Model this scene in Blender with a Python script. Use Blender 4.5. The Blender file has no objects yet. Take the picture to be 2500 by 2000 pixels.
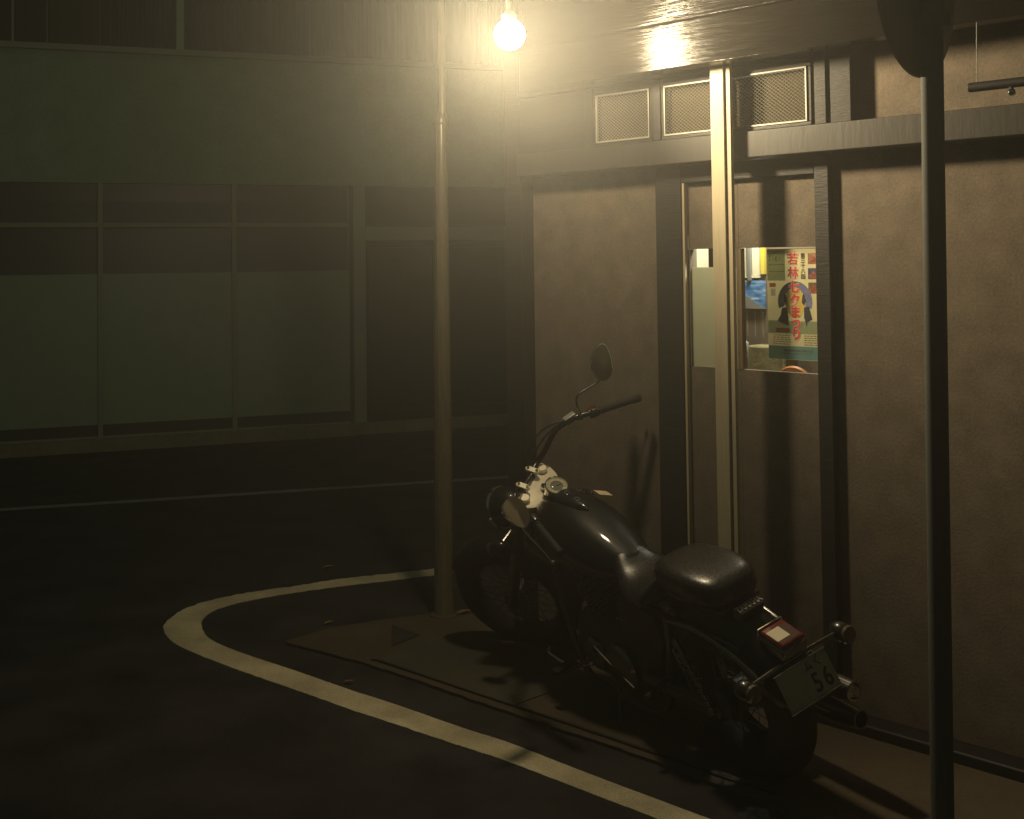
import bpy, math, random
from math import sin, cos, pi, radians as R
from mathutils import Vector, Matrix, noise
random.seed(7)
S = bpy.context.scene
COL = S.collection

# ------------------------------------------------------------------ camera
cd = bpy.data.cameras.new('camera'); cam = bpy.data.objects.new('camera', cd); COL.objects.link(cam)
cam.location = (0, 0, 1.8965)
PITCH, ROLL = 1.786, -0.716
cam.rotation_euler = (Matrix.Rotation(R(90 + PITCH), 3, 'X') @ Matrix.Rotation(R(ROLL), 3, 'Z')).to_euler()
cd.sensor_width = 36; cd.lens = 41.65; cd.shift_y = -0.1787; cd.clip_start = .05; cd.clip_end = 500
S.camera = cam

# ------------------------------------------------------------------ world: deep night sky, faint teal skyglow
w = bpy.data.worlds.new('World'); S.world = w; w.use_nodes = True
bg = w.node_tree.nodes['Background']
bg.inputs[0].default_value = (.66, .84, .62, 1); bg.inputs[1].default_value = .030
S.view_settings.view_transform = 'Standard'; S.view_settings.look = 'None'
S.view_settings.exposure = 0; S.view_settings.gamma = 1
S.render.engine = 'CYCLES'
S.cycles.use_denoising = True
S.cycles.max_bounces = 8; S.cycles.volume_bounces = 1; S.cycles.transparent_max_bounces = 12
S.cycles.sample_clamp_indirect = 1.0; S.cycles.sample_clamp_direct = 6
S.cycles.caustics_reflective = False; S.cycles.caustics_refractive = False
LAMP = Vector((0.0, 5.04, 2.875))
LAMP_POWER = 50; FLOOD_POWER = 105
LAMP_COL = (1.0, .80, .49)

# ------------------------------------------------------------------ materials
MATS = {}
def mat(name, col, rough=.6, metal=0, bump=0, scale=20, var=0, stretch=(1, 1, 1), coat=0, spec=.5, rvar=0, emit=None, estr=0, detail=6, var2=None):
    m = bpy.data.materials.new(name); m.use_nodes = True
    nt = m.node_tree; b = nt.nodes['Principled BSDF']
    b.inputs['Base Color'].default_value = (*col, 1); b.inputs['Roughness'].default_value = rough
    b.inputs['Metallic'].default_value = metal; b.inputs['Coat Weight'].default_value = coat
    b.inputs['Coat Roughness'].default_value = .06
    b.inputs['Specular IOR Level'].default_value = spec
    if emit: b.inputs['Emission Color'].default_value = (*emit, 1); b.inputs['Emission Strength'].default_value = estr
    if bump or var or rvar:
        tc = nt.nodes.new('ShaderNodeTexCoord'); mp = nt.nodes.new('ShaderNodeMapping'); mp.inputs['Scale'].default_value = stretch
        nt.links.new(tc.outputs['Object'], mp.inputs[0])
        n = nt.nodes.new('ShaderNodeTexNoise'); n.inputs['Scale'].default_value = scale; n.inputs['Detail'].default_value = detail
        n.inputs['Roughness'].default_value = .6
        nt.links.new(mp.outputs[0], n.inputs['Vector'])
        if var:
            n2 = nt.nodes.new('ShaderNodeTexNoise'); n2.inputs['Scale'].default_value = var2 or scale * .13; n2.inputs['Detail'].default_value = 4
            nt.links.new(mp.outputs[0], n2.inputs['Vector'])
            ad = nt.nodes.new('ShaderNodeMath'); ad.operation = 'ADD'
            nt.links.new(n.outputs[0], ad.inputs[0]); nt.links.new(n2.outputs[0], ad.inputs[1])
            mr = nt.nodes.new('ShaderNodeMapRange'); mr.inputs['From Min'].default_value = .65; mr.inputs['From Max'].default_value = 1.35
            mr.inputs['To Min'].default_value = 1 - var; mr.inputs['To Max'].default_value = 1 + var
            nt.links.new(ad.outputs[0], mr.inputs[0])
            vm = nt.nodes.new('ShaderNodeVectorMath'); vm.operation = 'SCALE'; vm.inputs[0].default_value = col
            nt.links.new(mr.outputs[0], vm.inputs['Scale']); nt.links.new(vm.outputs[0], b.inputs['Base Color'])
        if rvar:
            mr = nt.nodes.new('ShaderNodeMapRange'); mr.inputs['From Min'].default_value = .3; mr.inputs['From Max'].default_value = .7
            mr.inputs['To Min'].default_value = max(.02, rough - rvar); mr.inputs['To Max'].default_value = rough + rvar
            nt.links.new(n.outputs[0], mr.inputs[0]); nt.links.new(mr.outputs[0], b.inputs['Roughness'])
        if bump:
            bn = nt.nodes.new('ShaderNodeBump'); bn.inputs['Strength'].default_value = bump; bn.inputs['Distance'].default_value = .01
            nt.links.new(n.outputs[0], bn.inputs['Height']); nt.links.new(bn.outputs[0], b.inputs['Normal'])
    MATS[name] = m
    return m
def glassy(name, tint=(.9, .95, .9), gloss=.08, rough=.02):
    m = bpy.data.materials.new(name); m.use_nodes = True; nt = m.node_tree; nt.nodes.clear()
    o = nt.nodes.new('ShaderNodeOutputMaterial'); t = nt.nodes.new('ShaderNodeBsdfTransparent'); g = nt.nodes.new('ShaderNodeBsdfGlossy')
    x = nt.nodes.new('ShaderNodeMixShader'); x.inputs[0].default_value = gloss
    t.inputs[0].default_value = (*tint, 1); g.inputs['Roughness'].default_value = rough
    nt.links.new(t.outputs[0], x.inputs[1]); nt.links.new(g.outputs[0], x.inputs[2]); nt.links.new(x.outputs[0], o.inputs[0])
    return m
asphalt = mat('asphalt', (.040, .037, .037), .80, bump=1.0, scale=130, var=.95, var2=2.6, rvar=.15)
linepaint = mat('linepaint', (.80, .70, .46), .7, bump=.6, scale=150, var=.38, var2=4)
farpaint = mat('farpaint', (.35, .36, .33), .8, var=.3, scale=60)
concrete = mat('concrete', (.088, .066, .040), .85, bump=.3, scale=120, var=.4, var2=2.5)
slabm = mat('slabm', (.078, .070, .048), .85, bump=.3, scale=120, var=.35, var2=3)
plaster = mat('plaster', (.152, .122, .090), .9, bump=.14, scale=95, var=.34, var2=9, detail=4)
darkwood = mat('darkwood', (.020, .018, .016), .50, bump=.25, scale=30, stretch=(.6, 8, 8), var=.3, spec=.4)
glosswood = mat('glosswood', (.010, .008, .006), .15, bump=.45, scale=14, stretch=(.35, 5, 5), var=.3, spec=.32, rvar=.05, detail=12)
greypost = mat('greypost', (.030, .027, .022), .5, bump=.1, scale=40, stretch=(1, 1, .2), var=.2)
beige = mat('beige', (.54, .465, .31), .6, bump=.2, scale=90, stretch=(1, 1, .08), var=.10)
beigedark = mat('beigedark', (.22, .15, .06), .6)
alu = mat('alu', (.62, .62, .58), .4, metal=.6)
backp = mat('backp', (.05, .04, .025), .9)
barm = mat('barm', (.06, .058, .055), .2, metal=1)
framem = mat('framem', (.34, .33, .28), .5, metal=.3)
wire = mat('wire', (.34, .32, .25), .45, metal=.4)
wallbrown = mat('wallbrown', (.13, .10, .06), .9, var=.15, scale=30)
black = mat('black', (.012, .012, .012), .6)
paint = mat('paint', (.006, .006, .007), .42, coat=.5, rvar=.04, scale=12, spec=.22)
enamel = mat('enamel', (.010, .010, .011), .32, coat=.5)
leather = mat('leather', (.022, .020, .018), .30, bump=.07, scale=150, var=.2, rvar=.08)
rubber = mat('rubber', (.014, .014, .014), .75, bump=.2, scale=80)
chrome = mat('chrome', (.82, .80, .76), .07, metal=1)
darkchrome = mat('darkchrome', (.22, .21, .20), .22, metal=1, rvar=.06, scale=30)
satin = mat('satin', (.92, .83, .62), .42, metal=.15, bump=.10, scale=6, stretch=(1, 9, 1), rvar=.1)
cast = mat('cast', (.06, .058, .055), .5, metal=.6, bump=.2, scale=60)
dialm = mat('dialm', (.86, .80, .62), .5)
redlens = mat('redlens', (.14, .005, .003), .15, coat=1, emit=(.5, .01, .004), estr=0)
amber = mat('amber', (.09, .07, .045), .25, coat=1)
paper = mat('paper', (.74, .68, .50), .75, var=.06, scale=40)
platem = mat('platem', (.36, .34, .26), .55, var=.15, scale=50)
ink = mat('ink', (.02, .022, .02), .6)
steelpole = mat('steelpole', (.15, .13, .08), .26, bump=.1, scale=60, stretch=(1, 1, .15), var=.3, spec=.5)
bluepole = mat('bluepole', (.048, .055, .049), .8, var=.2, scale=40)
signback = mat('signback', (.10, .095, .075), .5, var=.15, scale=8)
lwall = mat('lwall', (.62, .76, .50), .9, var=.12, scale=30, bump=.1)
lframe = mat('lframe', (.50, .54, .40), .5, metal=.3)
lsill = mat('lsill', (.42, .38, .25), .85, var=.2, scale=20)
lfrost = mat('lfrost', (.62, .76, .52), .55, var=.08, scale=6)
ldark = mat('ldark', (.028, .024, .02), .35, var=.2, scale=3)
ldark2 = mat('ldark2', (.05, .055, .042), .6, var=.3, scale=4)
lnote = mat('lnote', (.09, .10, .075), .7)
corr = mat('corr', (.085, .08, .062), .8, var=.4, scale=3, stretch=(9, 1, .4))
leafm = mat('leafm', (.28, .22, .07), .7)
litterm = mat('litterm', (.30, .16, .10), .8, var=.3, scale=60)
frost = mat('frost', (.50, .50, .36), .5, var=.06, scale=20)
pane = glassy('pane', (.98, .975, .96), gloss=.05)
lpane = glassy('lpane', (.98, 1, .98), rough=.45)
bulb = bpy.data.materials.new('bulb'); bulb.use_nodes = True; _n = bulb.node_tree; _n.nodes.clear()
_o = _n.nodes.new('ShaderNodeOutputMaterial'); _t = _n.nodes.new('ShaderNodeBsdfTransparent'); _e = _n.nodes.new('ShaderNodeEmission'); _a = _n.nodes.new('ShaderNodeAddShader')
_e.inputs[0].default_value = (1, .86, .55, 1); _e.inputs[1].default_value = 3
_n.links.new(_t.outputs[0], _a.inputs[0]); _n.links.new(_e.outputs[0], _a.inputs[1]); _n.links.new(_a.outputs[0], _o.inputs[0])

# ------------------------------------------------------------------ mesh helpers
class MB:
    def __init__(s): s.v = []; s.f = []
    def add(s, v, f):
        o = len(s.v); s.v += [tuple(p) for p in v]; s.f += [tuple(i + o for i in q) for q in f]; return s
    def box(s, x0, x1, y0, y1, z0, z1, M=None):
        v = [Vector((x, y, z)) for x in (x0, x1) for y in (y0, y1) for z in (z0, z1)]
        if M: v = [M @ p for p in v]
        return s.add(v, [(0, 1, 3, 2), (4, 6, 7, 5), (0, 4, 5, 1), (2, 3, 7, 6), (0, 2, 6, 4), (1, 5, 7, 3)])
    def loft(s, rings, cap=True, close=True):
        n = len(rings[0]); v = [p for r in rings for p in r]; f = []
        for i in range(len(rings) - 1):
            for j in range(n if close else n - 1):
                k = (j + 1) % n
                f.append((i * n + j, i * n + k, (i + 1) * n + k, (i + 1) * n + j))
        if cap:
            f.append(tuple(range(n))[::-1]); f.append(tuple((len(rings) - 1) * n + j for j in range(n)))
        return s.add(v, f)
    def tube(s, pts, r, n=12, cap=True):
        pts = [Vector(p) for p in pts]; rs = r if isinstance(r, (list, tuple)) else [r] * len(pts); rings = []
        up = Vector((0, 0, 1)); prev = None
        for i, p in enumerate(pts):
            t = (pts[min(i + 1, len(pts) - 1)] - pts[max(i - 1, 0)]).normalized()
            if prev is None:
                a = t.cross(up); a = a if a.length > .05 else t.cross(Vector((1, 0, 0))); a.normalize()
            else:
                a = (prev - t * prev.dot(t)).normalized()
            prev = a; b = t.cross(a)
            rings.append([p + (a * cos(2 * pi * k / n) + b * sin(2 * pi * k / n)) * rs[i] for k in range(n)])
        return s.loft(rings, cap)
    def lathe(s, prof, origin, axis, n=40, ref=None):       # prof: (along axis, radius)
        axis = Vector(axis).normalized(); o = Vector(origin)
        a = axis.cross(Vector(ref) if ref else (Vector((0, 0, 1)) if abs(axis.z) < .9 else Vector((1, 0, 0)))).normalized(); b = axis.cross(a)
        rings = [[o + axis * h + (a * cos(2 * pi * k / n) + b * sin(2 * pi * k / n)) * max(r, 1e-4) for k in range(n)] for h, r in prof]
        return s.loft(rings, True)
    def ball(s, c, r, sc=(1, 1, 1), n=20, m=12, M=None):
        rings = []
        for i in range(m + 1):
            ph = -pi / 2 + pi * i / m
            ring = [Vector((cos(ph) * cos(2 * pi * k / n) * sc[0] * r, cos(ph) * sin(2 * pi * k / n) * sc[1] * r, sin(ph) * sc[2] * r)) for k in range(n)]
            if M: ring = [M @ p for p in ring]
            rings.append([p + Vector(c) for p in ring])
        return s.loft(rings, False)
    def xf(s, M): s.v = [tuple(M @ Vector(p)) for p in s.v]; return s
    def obj(s, name, m, parent=None, bev=0, ang=35, smooth=True, mods=()):
        me = bpy.data.meshes.new(name); me.from_pydata(s.v, [], s.f); me.validate(); me.update()
        if smooth: me.shade_smooth(); me.set_sharp_from_angle(angle=R(ang))
        me.materials.append(m)
        o = bpy.data.objects.new(name, me); COL.objects.link(o)
        if parent: o.parent = parent
        if bev:
            b = o.modifiers.new('bevel', 'BEVEL'); b.width = bev; b.segments = 2; b.limit_method = 'ANGLE'
        return o
def cat(pts, n=8, closed=False):
    pts = [Vector(p) for p in pts]; out = []; m = len(pts)
    rng = range(m if closed else m - 1)
    for i in rng:
        if closed: p0, p1, p2, p3 = pts[i - 1], pts[i], pts[(i + 1) % m], pts[(i + 2) % m]
        else: p0, p1, p2, p3 = pts[max(i - 1, 0)], pts[i], pts[i + 1], pts[min(i + 2, m - 1)]
        for k in range(n):
            t = k / n
            out.append(.5 * ((2 * p1) + (p2 - p0) * t + (2 * p0 - 5 * p1 + 4 * p2 - p3) * t * t + (3 * p1 - p0 - 3 * p2 + p3) * t ** 3))
    if not closed: out.append(pts[-1])
    return out
def tag(o, label=None, category=None, group=None, kind=None):
    if label: o['label'] = label
    if category: o['category'] = category
    if group: o['group'] = group
    if kind: o['kind'] = kind
    return o
def empty(name, loc=(0, 0, 0), rotz=0):
    o = bpy.data.objects.new(name, None); o.location = loc; o.rotation_euler = (0, 0, rotz); o.empty_display_size = .1; COL.objects.link(o); return o
def text(name, body, size, m, parent=None, M=None, extrude=.0006, align='CENTER', squash=(1, 1), offset=0, bold=0):
    c = bpy.data.curves.new(name, 'FONT'); c.body = body; c.size = size; c.extrude = extrude; c.align_x = align; c.align_y = 'CENTER'
    c.resolution_u = 3; c.offset = offset
    t = bpy.data.objects.new(name, c); COL.objects.link(t)
    dg = bpy.context.evaluated_depsgraph_get(); me = bpy.data.meshes.new_from_object(t.evaluated_get(dg))
    bpy.data.objects.remove(t); bpy.data.curves.remove(c)
    T = Matrix.Diagonal((squash[0], squash[1], 1, 1)); me.transform((M or Matrix()) @ T)
    me.materials.clear(); me.materials.append(m); me.name = name
    o = bpy.data.objects.new(name, me); COL.objects.link(o)
    if parent: o.parent = parent
    return o
def rngz(a, b, n): return [a + (b - a) * i / (n - 1) for i in range(n)]

# ------------------------------------------------------------------ ground
def sheet(name, poly, z, m, thick=0, kind='structure', parent=None):
    b = MB(); n = len(poly)
    v = [(x, y, z) for x, y in poly]; f = [tuple(range(n))]
    if thick:
        v += [(x, y, z - thick) for x, y in poly]; f += [(i, i + n, (i + 1) % n + n, (i + 1) % n) for i in range(n)]
    b.add(v, f); o = b.obj(name, m, parent, smooth=False)
    bm_area = sum(poly[i][0] * poly[(i + 1) % n][1] - poly[(i + 1) % n][0] * poly[i][1] for i in range(n))
    if bm_area < 0: o.data.flip_normals()
    if kind: o['kind'] = kind
    return o
sheet('road', [(-60, -10), (60, -10), (60, 60), (-60, 60)], 0, asphalt)
OUT = [(-.186, 7.616), (-.356, 7.526), (-.512, 7.442), (-.768, 7.34), (-1.057, 7.228), (-1.298, 7.09), (-1.536, 6.962), (-1.712, 6.83), (-1.826, 6.673), (-1.871, 6.499), (-1.869, 6.332), (-1.817, 6.186), (-1.732, 6.044), (-1.638, 5.935), (-1.478, 5.78), (-1.268, 5.591), (-1.048, 5.404), (-.853, 5.236), (-.684, 5.09), (-.489, 4.935), (-.324, 4.796), (-.163, 4.667), (-.026, 4.553), (.266, 4.279), (.463, 4.094), (.81, 3.767), (1.4, 3.2), (2.2, 2.4)]
INN = [(-.183, 7.467), (-.35, 7.381), (-.502, 7.292), (-.752, 7.183), (-.995, 7.084), (-1.277, 6.95), (-1.451, 6.842), (-1.581, 6.735), (-1.654, 6.633), (-1.688, 6.51), (-1.683, 6.384), (-1.64, 6.25), (-1.579, 6.12), (-1.468, 5.986), (-1.275, 5.807), (-1.078, 5.642), (-.89, 5.475), (-.715, 5.322), (-.507, 5.15), (-.351, 5.01), (-.204, 4.88), (-.026, 4.733), (.276, 4.435), (.64, 4.089), (.983, 3.763), (1.57, 3.2), (2.37, 2.4)]
def ragged(pts, amp, n=22, seed=0):
    out = []
    for i, p in enumerate(cat([(x, y, 0) for x, y in pts], n)):
        k = noise.noise(Vector((p.x * 22 + seed, p.y * 22, 3.1))) * amp + noise.noise(Vector((p.x * 75 + seed, p.y * 75, 9.3))) * amp * .8
        out.append((p.x + k * .6, p.y - k * .8))
    return out
o_ = ragged(OUT, .015, seed=2); i_ = ragged(INN, .008, n=22, seed=8)
m_ = min(len(o_), len(i_)); 
def resamp(p, n):
    L = [0]
    for a, b in zip(p, p[1:]): L.append(L[-1] + math.hypot(a[0] - b[0], a[1] - b[1]))
    out = []; j = 0
    for k in range(n):
        t = L[-1] * k / (n - 1)
        while j < len(p) - 2 and L[j + 1] < t: j += 1
        q = (t - L[j]) / max(1e-9, L[j + 1] - L[j]); out.append((p[j][0] + (p[j + 1][0] - p[j][0]) * q, p[j][1] + (p[j + 1][1] - p[j][1]) * q))
    return out
def pair(seg_o, seg_i): return seg_o, seg_i
b = MB(); no, ni = len(o_), len(i_)
K = (len(OUT) - 1) * 22 + 1; Ki = (len(INN) - 1) * 22 + 1
# pair the two edges by index (both digitised with the same nodes, the outer has one node more at its bend)
ip = resamp(i_, K * 1); op = resamp(o_, K * 1)
v = [(x, y, .004) for x, y in op] + [(x, y, .004) for x, y in ip] + [(x, y, -.002) for x, y in op] + [(x, y, -.002) for x, y in ip]
f = [(i, i + 1, K + i + 1, K + i) for i in range(K - 1)] + [(i, 2 * K + i, 2 * K + i + 1, i + 1) for i in range(K - 1)] + [(K + i, K + i + 1, 3 * K + i + 1, 3 * K + i) for i in range(K - 1)]
b.add(v, f); ln = b.obj('road_marking', linepaint, smooth=False); ln['kind'] = 'structure'
fl = MB()
A, Bp = Vector((-9.5, 7.85, 0)), Vector((6, 12.33, 0)); d = (Bp - A).normalized(); nn = Vector((-d.y, d.x, 0)) * .06
fl.add([A - nn + Vector((0, 0, .004)), Bp - nn + Vector((0, 0, .004)), Bp + nn + Vector((0, 0, .004)), A + nn + Vector((0, 0, .004))], [(0, 1, 2, 3)])
fo = fl.obj('road_marking', farpaint, smooth=False); fo['kind'] = 'structure'
AP = [(-1.165, 6.02), (-1.144, 5.99), (-.949, 5.845), (-.692, 5.652), (-.457, 5.438), (-.255, 5.241), (-.026, 5.028), (.299, 4.74), (.60, 4.45), (.964, 4.07), (1.5, 3.5), (2.4, 2.55), (3.6, 3.4), (.6, 6.65), (-.265, 6.52), (-.447, 6.461), (-.713, 6.359), (-.966, 6.231)]
ap = []
for a, b2 in zip(AP, AP[1:] + AP[:1]):
    for k in range(12):
        t = k / 12; x = a[0] + (b2[0] - a[0]) * t; y = a[1] + (b2[1] - a[1]) * t
        q = noise.noise(Vector((x * 9, y * 9, 0))) * .010 + noise.noise(Vector((x * 40, y * 40, 2))) * .004
        ap.append((x + q, y + q))
sheet('pavement', ap, .014, concrete, .02)
SL = [(-.655, 5.70), (-.40, 5.46), (-.203, 5.275), (-.02, 5.10), (.25, 5.36), (-.05, 5.72), (-.30, 5.98), (-.489, 6.05)]
sheet('pavement_slab', SL, .019, slabm, .004)
sheet('pavement_joint', [(-.70, 5.705), (-.665, 5.688), (-.203, 5.258), (.25, 4.84), (.9, 4.22), (.9, 4.24), (.25, 4.862), (-.203, 5.27), (-.655, 5.702), (-.69, 5.715)], .0205, black, .002)
sheet('shadow_patch', [(-.651, 6.25), (-.62, 5.905), (-.492, 6.077)], .0186, asphalt, .002)  # dark triangle laid on the pavement in place of a cast shadow

# ------------------------------------------------------------------ shop building (local x = along wall to the right, y = into the building)
SH = empty('shop_building', (3.1115, 3.1534, 0), R(-44.617))
tag(SH, 'dark timber shop front with brown plaster panels and glossy eave boards behind the motorcycle', 'shop building')
def sx(s): return -s
def bx(name, s0, s1, a0, a1, z0, z1, m, parent=SH, bev=.003, label=None):
    o = MB().box(-max(s0, s1), -min(s0, s1), -max(a0, a1), -min(a0, a1), z0, z1).obj(name, m, parent, bev=bev)
    if label: o['label'] = label
    return o
SE = -3.0   # wall continues right beyond the frame
# plaster panels (in the recess) - solid wall bodies with real thickness
bx('wall_panel', 3.398, 4.215, -.12, 0, .06, 2.36, plaster, bev=0)
bx('wall_panel', SE, 2.498, -.12, 0, .06, 2.36, plaster, bev=0)
bx('wall_panel', SE, 2.36, -.12, .03, 2.451, 2.99, plaster, bev=0)
# plinth
bx('plinth', 3.26, 4.30, -.12, .10, 0, .058, black, bev=.008)
bx('plinth', SE, 2.58, -.12, .10, 0, .058, black, bev=.008)
bx('plinth', 2.582, 3.258, -.12, .06, 0, .03, concrete, bev=.008)
# posts
bx('post', 3.253, 3.397, -.02, .035, .0585, 2.334, darkwood)
bx('post', 2.500, 2.566, -.12, .035, .0585, 2.334, darkwood)
bx('post', 4.216, 4.336, -.3, .09, .0585, 3.4, darkwood)
bx('post', 2.362, 2.455, -.12, .085, 2.452, 2.99, darkwood)
bx('post', 2.468, 2.522, -.12, .095, 2.452, 2.99, darkwood)
# beams
bx('beam', SE, 4.214, -.12, .12, 2.336, 2.450, greypost, bev=.004)
bx('lintel', 2.568, 3.251, -.12, .03, 2.255, 2.334, darkwood)
bx('beam', 2.524, 4.214, -.12, .11, 2.735, 2.99, darkwood)
# eave boards
bx('eave_board', SE, 4.03, .20, .285, 2.735, 2.935, glosswood, bev=.005)
bx('eave_board', SE, 4.03, .175, .262, 2.941, 3.30, glosswood, bev=.005)
bx('eave_trim', SE, 4.03, .2655, .300, 2.9365, 2.952, glosswood, bev=.004)
bx('soffit', SE, 4.03, -.12, .174, 2.992, 3.04, darkwood)
bx('upper_wall', SE, 4.336, -.5, .10, 3.302, 6.0, wallbrown, bev=0)
bx('side_wall', 4.20, 4.336, -6, -.302, 0, 6.0, wallbrown, bev=0)
bx('back_wall', SE, 4.19, -6, -5.9, 0, 6.0, wallbrown, bev=0)
# transom windows with wire mesh
def transom(s0, s1, z0, z1):
    w_ = MB()
    sa, sb = min(s0, s1), max(s0, s1); fo = .016
    M1 = MB().box(-sb, -sa, -.102, -.07, z0 - fo, z0).box(-sb, -sa, -.102, -.07, z1, z1 + fo)
    M1.box(-sb, -sb + .018, -.10, -.07, z0, z1).box(-sa - .018, -sa, -.10, -.07, z0, z1)
    win = M1.obj('window', darkwood, SH, bev=.002)
    a0, a1 = -.106, -.094; t = .0075; x0, x1 = -sb + .018, -sa - .018
    MB().box(x0, x1, a0, a1, z0, z0 + t).box(x0, x1, a0, a1, z1 - t, z1).box(x0, x0 + t, a0, a1, z0 + t, z1 - t).box(x1 - t, x1, a0, a1, z0 + t, z1 - t).obj('window_frame', framem, win, bev=.001)
    ms = MB(); dx, dz = .0205, .0155; xa, xb, za, zb = x0 + t, x1 - t, z0 + t, z1 - t
    sl = dz / dx; r = .0009
    for sg in (1, -1):
        c = -3
        while c < 3:
            # z = za + sg*sl*(x-xa) + c
            pts = []
            for x in (xa, xb):
                z = za + sg * sl * (x - xa) + c
                if za - 1e-9 <= z <= zb + 1e-9: pts.append((x, z))
            for z in (za, zb):
                x = xa + (z - za - c) / (sg * sl)
                if xa < x < xb: pts.append((x, z))
            if len(pts) >= 2:
                p, q = pts[0], pts[1]
                if math.hypot(p[0] - q[0], p[1] - q[1]) > .004:
                    y = -.0985 + (0.0008 if sg > 0 else -.0008)
                    ms.tube([(p[0], y, p[1]), (q[0], y, q[1])], r, 4, False)
            c += dz
    ms.obj('mesh_screen', wire, win, smooth=False)
    MB().box(xa, xb, -.068, -.060, za, zb).obj('back_panel', backp, win, smooth=False)
    return win
transom(3.352, 3.712, 2.468, 2.697)
transom(2.982, 3.304, 2.468, 2.697)
transom(2.532, 2.970, 2.468, 2.697)
bx('side_panel', 3.765, 4.212, -.05, .095, 2.452, 2.733, darkwood)
bx('mullion', 3.306, 3.350, -.05, .105, 2.452, 2.733, darkwood)
bx('mullion', 3.714, 3.763, -.05, .105, 2.452, 2.733, darkwood)
bx('head_rail', 2.472, 3.763, -.05, .099, 2.714, 2.7345, darkwood)
# sliding door: two leaves
def leaf_(s0, s1, a, frosted):
    sa, sb = min(s0, s1), max(s0, s1); x0, x1 = -sb, -sa
    d_ = MB()
    d_.box(x0, x1, -a, -a + .03, 1.952, 2.26).box(x0, x1, -a, -a + .03, .031, 1.418)
    dl = d_.obj('door', plaster, SH, bev=.001)
    st = .012
    for xa, xb in ((x0, x0 + st), (x1 - st, x1)): MB().box(xa, xb, -a - .003, -a + .027, 1.419, 1.951).obj('stile', plaster if frosted else beigedark, dl)
    MB().box(x0 + st, x1 - st, -a + .012, -a + .016, 1.419, 1.951).obj('pane', pane, dl, smooth=False)
    if frosted:
        MB().box(x0 + st, x1 - st, -a + .0085, -a + .0105, 1.419, 1.868).obj('frosted_film', frost, dl, smooth=False)
    return dl
leaf_(2.966, 3.239, .0, True)
leaf_(2.568, 2.964, .002, False)
MB().box(-3.252, -3.2395, -.025, 0, .04, 2.26).obj('door_frame', beige, SH, bev=.001)
# beige square post in front of the door
bp = MB().box(-2.976, -2.908, -.182, -.152, .014, 2.9395).obj('post', beige, SH, bev=.002)
bp['label'] = 'beige square post in front of the door, brightly lit'
MB().box(-2.9075, -2.898, -.172, -.156, .014, 2.939).obj('groove', beigedark, bp)
MB().box(-2.8975, -2.880, -.174, -.152, .014, 2.939).obj('post_trim', beige, bp)
# ------------------------------------------------------------------ inside the shop
FM = Matrix.Translation((3.1115, 3.1534, 0)) @ Matrix.Rotation(R(-44.617), 4, 'Z')
def fobj(name, mb, m, bev=0, **k):
    o = mb.obj(name, m, None, bev=bev, **k); o.matrix_world = FM; return o
bx('room_wall', 1.6, 4.19, -2.3, -2.2, 0, 2.9, plaster, bev=0)
bx('room_wall', 1.5, 1.598, -2.2, -.13, 0, 2.9, plaster, bev=0)
bx('room_floor', 1.6, 4.19, -2.2, -.13, 0, .03, wallbrown, bev=0)
bx('room_ceiling', 1.5, 4.19, -2.3, -.125, 2.902, 2.98, plaster, bev=0)
rl = bpy.data.lights.new('room_lamp', 'POINT'); rl.energy = 42; rl.shadow_soft_size = .06; rl.color = (1, .95, .80)
rlo = bpy.data.objects.new('room_lamp', rl); COL.objects.link(rlo); rlo.matrix_world = FM @ Matrix.Translation((-2.98, .24, 2.30))
cream_ = mat('cream_', (.72, .68, .48), .6, var=.05, scale=20)
greyish = mat('greyish', (.20, .20, .17), .6, var=.2, scale=15)
pegl = mat('pegl', (.8, .75, .55), .6)
yel = mat('yel', (.65, .52, .06), .6)
orange = mat('orange', (.42, .16, .02), .5, coat=.4)
pb = fobj('partition_board', MB().box(-3.40, -2.66, .460, .478, .70, 2.3), wallbrown)
tag(pb, 'brown perforated partition standing inside the shop behind the right door pane', 'partition')
ho = MB()
for i in range(3):
    for j in range(10):
        x = -3.232 + i * .044; z = 1.645 - j * .0125
        ho.box(x, x + .0035, .4575, .4598, z, z + .0035)
ho.obj('peg_hole', pegl, pb, smooth=False)
sh = MB().box(-3.252, -3.205, .440, .459, 1.825, 2.0).box(-3.186, -3.15, .440, .459, 1.825, 2.0)
sh.box(-3.252, -3.15, .436, .459, 1.812, 1.8235)
o = fobj('notice_sheet', sh, cream_, .001); tag(o, 'cream notice sheets pinned above the blue picture inside the shop', 'notice')
o = fobj('wall_post', MB().box(-3.204, -3.187, .425, .4595, 1.80, 2.3), greyish, .001); tag(o, 'thin grey upright between the cream notice sheets inside the shop', 'post')
o = fobj('yellow_card', MB().box(-3.140, -3.118, .440, .459, 1.83, 2.0), yel, .001); tag(o, 'narrow yellow card at the left edge of the festival poster', 'card')
o = fobj('white_box', MB().box(-3.66, -3.45, .36, .458, 1.84, 2.02), cream_, .002); tag(o, 'white box on the partition above the frosted film of the left door', 'box')
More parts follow.
